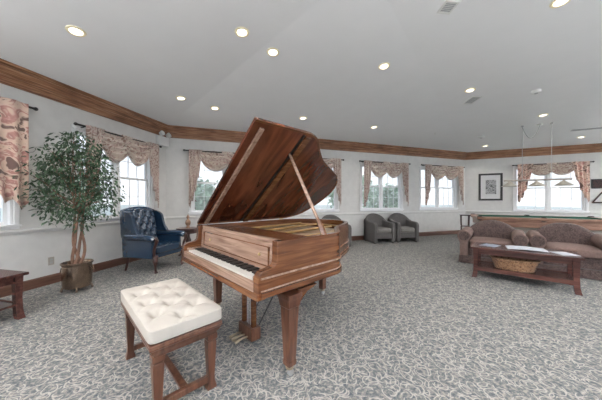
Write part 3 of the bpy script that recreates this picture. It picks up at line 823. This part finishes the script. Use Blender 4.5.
for k in range(4):
    ph = k*PI/2; pts = []; lean = ((.10, .02), (-.08, .05), (.02, -.06), (-.02, .07))[k]
    for i in range(15):
        z = i/14*.95; a = ph+z*5.0; r_ = .038+.022*math.sin(z*6+k)
        pts.append((r_*math.cos(a)+lean[0]*z*1.2, r_*math.sin(a)+lean[1]*z*1.2, z-.005))
    G().tube(pts, [.020-.009*i/14 for i in range(15)], 8).build('trunk', M['bark'], pt_, smooth=60)
lobes = [((0.02, 0, .98), .36), ((-.28, -.05, 1.02), .27), ((.30, .02, .90), .28), ((-.05, 0, 1.38), .33), ((-.26, .05, 1.38), .24), ((.24, -.05, 1.28), .27), ((.02, .05, 1.66), .23),
         ((-.16, .0, 1.66), .22), ((.2, 0, 1.58), .2), ((.42, 0, 1.10), .20), ((-.40, -.12, 1.2), .24), ((-.42, -.1, .98), .2), ((-.36, -.05, 1.5), .2), ((.36, -.05, 1.35), .2), ((-.2, -.1, .78), .2), ((.14, -.1, .70), .2), ((-.05, 0, 1.82), .12)]
g = G()
for (c, r_) in lobes:
    st_ = Vector((rnd.uniform(-.04, .04), rnd.uniform(-.04, .04), .78)); c = Vector(c)
    mid = (st_+c)/2+Vector((rnd.uniform(-.04, .04), rnd.uniform(-.04, .04), .03))
    g.tube([st_, mid, c], [.009, .006, .003], 5)
    for _ in range(4):
        q = c+Vector((rnd.gauss(0, 1), rnd.gauss(0, 1), rnd.gauss(0, 1))).normalized()*r_*.8; g.tube([mid, (mid+q)/2+Vector((0, 0, .03)), q], [.004, .003, .0015], 4)
g.build('branches', M['bark'], pt_)
g = G()
def leaf(g, p, d, n, L, w):
    d = d.normalized(); s = d.cross(n)
    if s.length < 1e-3: return
    s.normalize(); nn = s.cross(d)
    q = [p, p+d*L*.35+s*w*.5-nn*L*.03, p+d*L*.7+s*w*.38-nn*L*.08, p+d*L-nn*L*.16, p+d*L*.7-s*w*.38-nn*L*.08, p+d*L*.35-s*w*.5-nn*L*.03]
    m1 = p+d*L*.5-nn*L*.09
    V = [g.v(x) for x in q]; c = g.v(m1)
    for i in range(6): g.face([V[i], V[(i+1) % 6], c])
for (c, r_) in lobes:
    for _ in range(int(2700*(r_**2)*1.35)):
        dv = Vector((rnd.gauss(0, 1), rnd.gauss(0, 1)*.9, rnd.gauss(0, 1))).normalized()
        p_ = Vector(c)+dv*r_*(rnd.random()**.4)
        if p_.x < -.63 or (Vector((fx+p_.x, fy+p_.y))-CL).dot(nin(aL)) < .24: continue
        # hang outward and down
        d_ = Vector((dv.x*.7+rnd.gauss(0, .5), dv.y*.7+rnd.gauss(0, .5), -.45+rnd.gauss(0, .4)))
        leaf(g, p_, d_, Vector((rnd.gauss(0, .5), rnd.gauss(0, .5), 1)), rnd.uniform(.045, .08), rnd.uniform(.02, .03))
tag(g.build('foliage', M['leaf'], pt_, smooth=0), kind='stuff')

# ------------------------------------------------------------------ grand piano
PO = Vector((-.275, 1.537)); PU = Vector((.685, -.728)).normalized(); prz = math.atan2(PU.y, PU.x)
pn = empty('grand_piano', (PO.x, PO.y, 0), prz, label='mahogany grand piano with its lid propped open in the middle of the room', cat='piano')
PW = 1.50
side = [(0, .16), (.0, .50), (.0, .80), (-.035, .90), (-.15, 1.03), (-.28, 1.20), (-.37, 1.38), (-.45, 1.56), (-.53, 1.71), (-.67, 1.84), (-.86, 1.90), (-1.08, 1.87), (-1.28, 1.78), (-1.42, 1.66), (-PW, 1.45)]
cur = [(p.x, p.y) for p in catmull([(x, y, 0) for x, y in side[2:]], 5)]
outl = [(0, .16), (0, .35), (0, .5), (0, .65)] + cur + [(-PW, 1.1), (-PW, .6), (-PW, .16)]
def offset(line, d):
    out = []; n = len(line)
    for i in range(n):
        a = Vector(line[max(i-1, 0)]); b = Vector(line[min(i+1, n-1)]); t = (b-a).normalized()
        nn = Vector((-t.y, t.x)); p = Vector(line[i])+nn*d; out.append((p.x, p.y))
    return out
def band(g, line, d0, d1, z0, z1):
    A, B = offset(line, d0), offset(line, d1)
    rings = [[(*a, z0), (*a, z1), (*b, z1), (*b, z0)] for a, b in zip(A, B)]
    g.loft(rings); return g
band(G(), outl, 0, .045, .66, .985).build('rim', M['piano'], pn, smooth=40)
# cheek (arm) pieces at both ends
chk = [(0, .645), (0, .75), (.008, .782), (.03, .80), (.08, .808), (.125, .815), (.146, .835), (.152, .87), (.153, .985), (.22, .985), (.22, .645)]
for x0, x1 in ((-.06, .001), (-PW-.001, -PW+.06)):
    G().prism(chk, x0, x1, 'yz').build('arm_cheek', M['piano'], pn, bevel=.006)
# mouldings round the case
full = [(0.0, .02)] + [(0, .10)] + outl + [(-PW, .10), (-PW, .02)]
g = G(); band(g, full, -.010, .01, .752, .762); band(g, full, -.007, .01, .672, .680); g.build('case_moulding', M['fall'], pn)
g = G(); band(g, full, -.014, .10, .628, .664); g.build('belly_rail', M['piano'], pn, bevel=.003)
g = G(); inner = [(-.06, .10), (-.06, .75)] + [p for p in offset(cur, .05)][2:-2] + [(-PW+.06, 1.3), (-PW+.06, .10)]
g.prism(inner, .60, .655); g.build('underframe', M['piano'], pn, bevel=.004)
G().b2((-PW, -.008, .615), (0, .06, .66)).build('keybed', M['piano'], pn, bevel=.006)
G().b2((-PW+.06, .0, .66), (-.06, .030, .722)).build('key_slip', M['fall'], pn, bevel=.004)
G().b2((-PW+.06, .03, .66), (-.06, .19, .705)).build('key_frame', M['piano'], pn)
KX0, KX1 = -PW+.12, -.12
for x0, x1 in ((-PW+.06, KX0-.002), (KX1+.002, -.06)):
    G().b2((x0, .031, .70), (x1, .19, .752)).build('key_block', M['fall'], pn, bevel=.006)
kw = (KX1-KX0)/52
wk = G().box((0, .105, .724), (kw-.0012, .148, .022)).build('white_key', M['ivory'], pn, smooth=0)
bkk = G().box((0, .137, .741), (kw*.52, .095, .016)).build('black_key', M['black'], pn, smooth=0)
fw = fb = True
for i in range(52):
    x = KX0+kw*(i+.5); o = wk if fw else wk.copy()
    if not fw: COL.objects.link(o)
    fw = False; o.location = (x, 0, 0)
    if (i % 7) in (0, 2, 3, 5, 6) and i < 51:    # A# C# D# F# G#
        o = bkk if fb else bkk.copy()
        if not fb: COL.objects.link(o)
        fb = False; o.location = (x+kw/2, 0, 0)
# fallboard
g = G(); g.prism([(.182, .735), (.197, .735), (.225, .945), (.205, .955), (.195, .94)], -PW+.06, -.06, 'yz'); fbd = g.build('fallboard', M['fall'], pn, bevel=.003)
g = G()
for z0, z1, yy in ((.775, .783, .187), (.915, .923, .200)): g.b2((-PW+.14, yy-.008, z0), (-.14, yy+.006, z1))
for x in (-PW+.14, -.148): g.b2((x, .180, .775), (x+.008, .204, .923))
g.build('panel_bead', M['piano'], fbd)
for x in (-PW+.30, -.27): G().lathe([(.004, 0), (.012, .004), (.012, .012), (.005, .016)], seg=12).build('knob', M['brass'], fbd).matrix_local = Matrix.Translation((x, .192, .85)) @ Matrix.Rotation(PI/2, 4, 'X')
G().b2((-PW+.045, .20, .955), (-.045, .235, .984)).build('stretcher_rail', M['fall'], pn, bevel=.004)
# interior
ins = [(-.05, .22), (-.05, .80)] + offset(cur, .046)[2:-2] + [(-PW+.05, 1.35), (-PW+.05, .22)]
G().prism(ins, .80, .815).build('soundboard', M['sound'], pn, smooth=0)
g = G(); band(g, outl[2:-2], .046, .13, .905, .918); pln = g.build('iron_plate', M['gold'], pn)
g = G(); g.b2((-PW+.05, .52, .86), (-.05, .60, .925)); g.build('pin_block', M['gold'], pn, bevel=.01)
for x0, x1, y1 in ((-.30, -.33, 1.05), (-.62, -.72, 1.6), (-.95, -1.05, 1.75), (-1.25, -1.32, 1.62)):
    G().tube([(x0, .6, .925), (x1, y1, .925)], .014, 6).build('plate_strut', M['gold'], pn)
g = G()
for i in range(70):
    x = -PW+.10+(PW-.22)*i/69
    def lim(x):
        for (a, b) in zip(cur, cur[1:]):
            if min(a[0], b[0]) <= x <= max(a[0], b[0]): return a[1]+(b[1]-a[1])*((x-a[0])/((b[0]-a[0]) or 1))
        return 1.4
    y1 = min(lim(x), 1.75)-.14
    if y1 > .7: g.tube([(x, .60, .90), (x, y1, .895)], .0018, 3, cap=False)
tag(g.build('strings', M['strings'], pn, smooth=0), kind='stuff')
g = G(); g.b2((-PW+.08, .24, .935), (-.08, .64, .953)); md = g.build('music_desk', M['piano'], pn, bevel=.003)
g = G(); g.b2((-1.13, .27, .953), (-.37, .30, .962)); g.build('desk_ledge', M['fall'], md)
# lid
TH = math.radians(36.6); HZ = .995
LM = Matrix.Translation((-PW, 0, HZ)) @ Matrix.Rotation(-TH, 4, 'Y') @ Matrix.Translation((PW, 0, 0))
lo_ = [(.015, .165), (.015, .5), (.015, .78)] + [(p[0]+.012, p[1]+.006) for p in cur[2:]] + [(-PW-.004, .165)]
g = G(LM); g.prism(lo_, .0, .028); lid = g.build('lid', M['lid'], pn, bevel=.004)
G(LM).b2((-PW+.02, .235, -.022), (-.05, .275, .0)).build('front_batten', M['fall'], lid, bevel=.004)
G(LM).b2((-PW+.02, .73, -.026), (-.02, .80, .0)).build('hinge_batten', M['piano'], lid, bevel=.006)
G(LM).b2((-PW+.02, .700, -.008), (-.02, .728, .001)).build('dark_strip', M['black'], lid)  # thin black strip laid along the batten
band(G(LM), [p for p in lo_], .0, .02, -.006, .0).build('edge_bead', M['piano'], lid)
for y in (.35, .95, 1.35): G().tube([(-PW-.006, y, HZ), (-PW-.006, y+.07, HZ)], .008, 8).build('lid_hinge', M['brass'], pn)
pb = Vector((-.028, .67, .985)); pt1 = LM @ Vector((-.27, .702, -.002))
dv = pt1-pb
prp = G().tube([pb, pb+dv*.5, pt1], [.013, .016, .013], 8).build('lid_prop', M['fall'], pn)
G().tube([pb-Vector((0, 0, .02)), pb+dv*.05, pb+dv*.2], [.028, .026, .012], 6).build('prop_foot', M['piano'], prp)
# legs
def pleg(x, y):
    g = G(); rings = []
    for z, w in ((.60, .066), (.575, .066), (.565, .062), (.545, .058), (.52, .055), (.505, .053)):
        rings.append([(x-w, y-w, z), (x+w, y-w, z), (x+w, y+w, z), (x-w, y+w, z)])
    for z, w in ((.50, .048), (.115, .033), (.11, .037), (.075, .034)):
        rings.append([(x-w, y-w, z), (x+w, y-w, z), (x+w, y+w, z), (x-w, y+w, z)])
    rings.reverse(); g.loft(rings); lg = g.build('leg', M['bench'], pn, bevel=.004)
    G().lathe([(.024, .045), (.03, .05), (.032, .078), (.02, .08)], (x, y, 0), 16).build('ferrule', M['steel'], lg)
    c = G(Matrix.Translation((x+.01, y, .024)) @ Matrix.Rotation(PI/2, 4, 'Y')).lathe([(.008, -.012), (.024, -.010), (.024, .010), (.008, .012)], (0, 0, 0), 18)
    c.build('caster', M['greymetal'], lg)
pleg(-.022, .285); pleg(-1.40, .36); pleg(-.855, 1.58)
# big scroll bracket between treble leg and case
for x in (-.055, -1.40):
    y0 = .31 if x > -1 else .36
    for s in (1,):
        pr2 = [(y0+s*.05, .60), (y0+s*.26, .60), (y0+s*.22, .582), (y0+s*.15, .565), (y0+s*.10, .53), (y0+s*.06, .49)]
        if s < 0: pr2 = [(y0-.05, .60), (y0-.16, .60), (y0-.12, .575), (y0-.08, .54), (y0-.055, .50)]
        G().prism(pr2, x-.045, x+.045, 'yz').build('leg_bracket', M['piano'], pn, bevel=.004)
# lyre
lx, ly = -.61, .30
ly_ = empty('pedal_lyre', (lx, ly, 0), 0); ly_.parent = pn
for s in (-1, 1):
    G().prism([(s*.078-.018, .14), (s*.078+.018, .14), (s*.078+.022, .60), (s*.078-.022, .60)], -.02, .02, 'xz').build('post', M['piano'], ly_, bevel=.006)
G().b2((-.115, -.045, .035), (.115, .055, .145)).build('pedal_box', M['bench'], ly_, bevel=.01)
for s in (-1, 0, 1):
    G().tube([(s*.05, -.04, .062), (s*.05, -.09, .07), (s*.05, -.13, .066), (s*.05, -.165, .058)], [.008, .010, .014, .016], 8).build('pedal', M['steel'], ly_)
    G().tube([(s*.028, .0, .14), (s*.028, .0, .60)], .003, 6).build('pedal_rod', M['greymetal'], ly_)
for s in (-1, 1): G().tube([(s*.07, .05, .12), (s*.09, .38, .60)], .006, 6).build('brace_rod', M['blackiron'], ly_)

# ------------------------------------------------------------------ bench
bd = Vector((.71, -.704)).normalized(); brz = math.atan2(bd.y, bd.x)
bn = empty('piano_bench', (-1.0, 1.79, 0), brz, label='wooden piano bench with a tufted cream cushion in front of the keyboard', cat='bench')
BL, BW = .90, .44
TP = [(-.34, 0), (-.23, -.12), (-.23, .12), (-.115, 0), (0, -.12), (0, .12), (.115, 0), (.23, -.12), (.23, .12), (.34, 0)]
def ft(q, u):
    if u[2] > .2:
        q.z += .012*(1-u[0]**4)*(1-u[1]**4)
        for tx, ty in TP:
            d = math.hypot(q.x-tx, q.y-ty); q.z -= .055*math.exp(-(d/.038)**2)
            dx, dy = abs(abs(q.x-tx)*.66), abs(q.y-ty)
            if d < .18: q.z -= .013*math.exp(-((dx-dy)/.013)**2)*(1-d/.18)
    return q
cu = G().pillow((0, 0, .502), (BL, BW, .078), 22, 52, ft).build('cushion', M['cream'], bn, smooth=75)
for tx, ty in TP: G().ball((tx, ty, .512), .008, 2, (1, 1, .5)).build('button', M['cream'], cu)
def edge_loop(z, o=0):
    pts = []
    for i in range(80):
        a = 2*PI*i/80; c, s = math.cos(a), math.sin(a); k = (abs(c)**22+abs(s)**22)**(1/22)
        pts.append((c/k*(BL/2-o), s/k*(BW/2-o), z))
    return pts+[pts[0]]
for z in (.534, .467): G().tube(edge_loop(z, .006), .0045, 6).build('piping', M['cream'], cu)
g = G(); g.b2((-BL/2+.005, -BW/2+.005, .435), (BL/2-.005, BW/2-.005, .455)); g.build('seat_board', M['bench'], bn, bevel=.006)
g = G(); rings = []
for z, o in ((.365, .035), (.385, .03), (.40, .018), (.418, .012), (.425, .004), (.437, .004)):
    X, Y = BL/2-o, BW/2-o; rings.append([(-X, -Y, z), (X, -Y, z), (X, Y, z), (-X, Y, z)])
g.loft(rings); g.build('apron', M['bench'], bn, bevel=.003)
for sx_ in (-1, 1):
    for sy_ in (-1, 1):
        x, y = sx_*(BL/2-.07), sy_*(BW/2-.06); rings = []
        for z, w in ((0, .032), (.018, .030), (.04, .024), (.05, .022), (.09, .021), (.10, .022), (.31, .030), (.322, .026), (.335, .034), (.37, .034)):
            rings.append([(x-w, y-w, z), (x+w, y-w, z), (x+w, y+w, z), (x-w, y+w, z)])
        G().loft(rings).build('leg', M['bench'], bn, bevel=.003)
for sx_ in (-1, 1):
    x = sx_*(BL/2-.07)
    G().b2((x-.017, -BW/2+.06, .045), (x+.017, BW/2-.06, .085)).build('end_stretcher', M['bench'], bn, bevel=.004)
G().b2((-BL/2+.07, -.022, .055), (BL/2-.07, .022, .078)).build('long_stretcher', M['bench'], bn, bevel=.004)

# ------------------------------------------------------------------ outdoors
tag(G().b2((-60, -30, -.5), (60, 80, -.35)).build('ground', M['ground'], smooth=0), kind='structure')
def otree(x, y, h, r_, label, seed):
    rn = random.Random(seed); o = empty('garden_tree', (x, y, -.35), 0, label=label, cat='tree', group='trees outside the windows')
    G().tube([(0, 0, 0), (.05, 0, h*.4), (0, 0, h*.8)], [.14, .10, .05], 8).build('trunk', M['bark'], o)
    g = G()
    for _ in range(1300):
        dv = Vector((rn.gauss(0, 1), rn.gauss(0, 1), rn.gauss(0, 1))).normalized()*(rn.random()**.4)
        p = Vector((dv.x*r_, dv.y*r_, h*.6+dv.z*h*.42)); leaf(g, p, Vector((rn.gauss(0, 1), rn.gauss(0, 1), rn.gauss(0, .6)-.3)), Vector((0, 0, 1)), .34, .2)
    tag(g.build('crown', M['leaf2'], o, smooth=0), kind='stuff')
otree(-6.4, 14.5, 3.0, 1.7, 'green tree seen through the window left of piano lid', 1)
otree(3.6, 17.5, 3.6, 1.9, 'green tree seen through left part of the tub chair window', 2)
otree(6.9, 19.5, 3.0, 1.8, 'green tree seen through right part of the tub chair window', 4)
otree(-14, 14.0, 3.2, 2.0, 'green tree seen through the window behind the ficus', 5)

# ------------------------------------------------------------------ world, camera
w = bpy.data.worlds.new('sky'); SC.world = w; w.use_nodes = True; nt = w.node_tree; L = nt.links.new
bg = nt.nodes['Background']; tc = N(nt, 'ShaderNodeTexCoord'); sp = N(nt, 'ShaderNodeSeparateXYZ'); L(tc.outputs['Generated'], sp.inputs[0])
rp = ramp(nt, [(.0, (.80, .84, .88)), (.5, (.86, .91, .97)), (.75, (.74, .84, 1.0)), (1, (.60, .74, .98))])
mr = N(nt, 'ShaderNodeMapRange'); mr.inputs['From Min'].default_value = -1; L(sp.outputs['Z'], mr.inputs['Value']); L(mr.outputs[0], rp.inputs['Fac'])
L(rp.outputs['Color'], bg.inputs['Color']); bg.inputs['Strength'].default_value = .85
cd = bpy.data.cameras.new('camera'); cd.sensor_width = 36; cd.lens = F/602*36; cd.clip_start = .05
co = bpy.data.objects.new('camera', cd); COL.objects.link(co); co.location = (0, 0, CH); co.rotation_euler = (PI/2, 0, 0)
SC.camera = co
SC.view_settings.view_transform = 'Standard'; SC.view_settings.look = 'None'; SC.view_settings.gamma = 1
SC.view_settings.exposure = .85; SC.view_settings.use_curve_mapping = False
SC.cycles.max_bounces = 10; SC.cycles.diffuse_bounces = 6; SC.cycles.transparent_max_bounces = 16
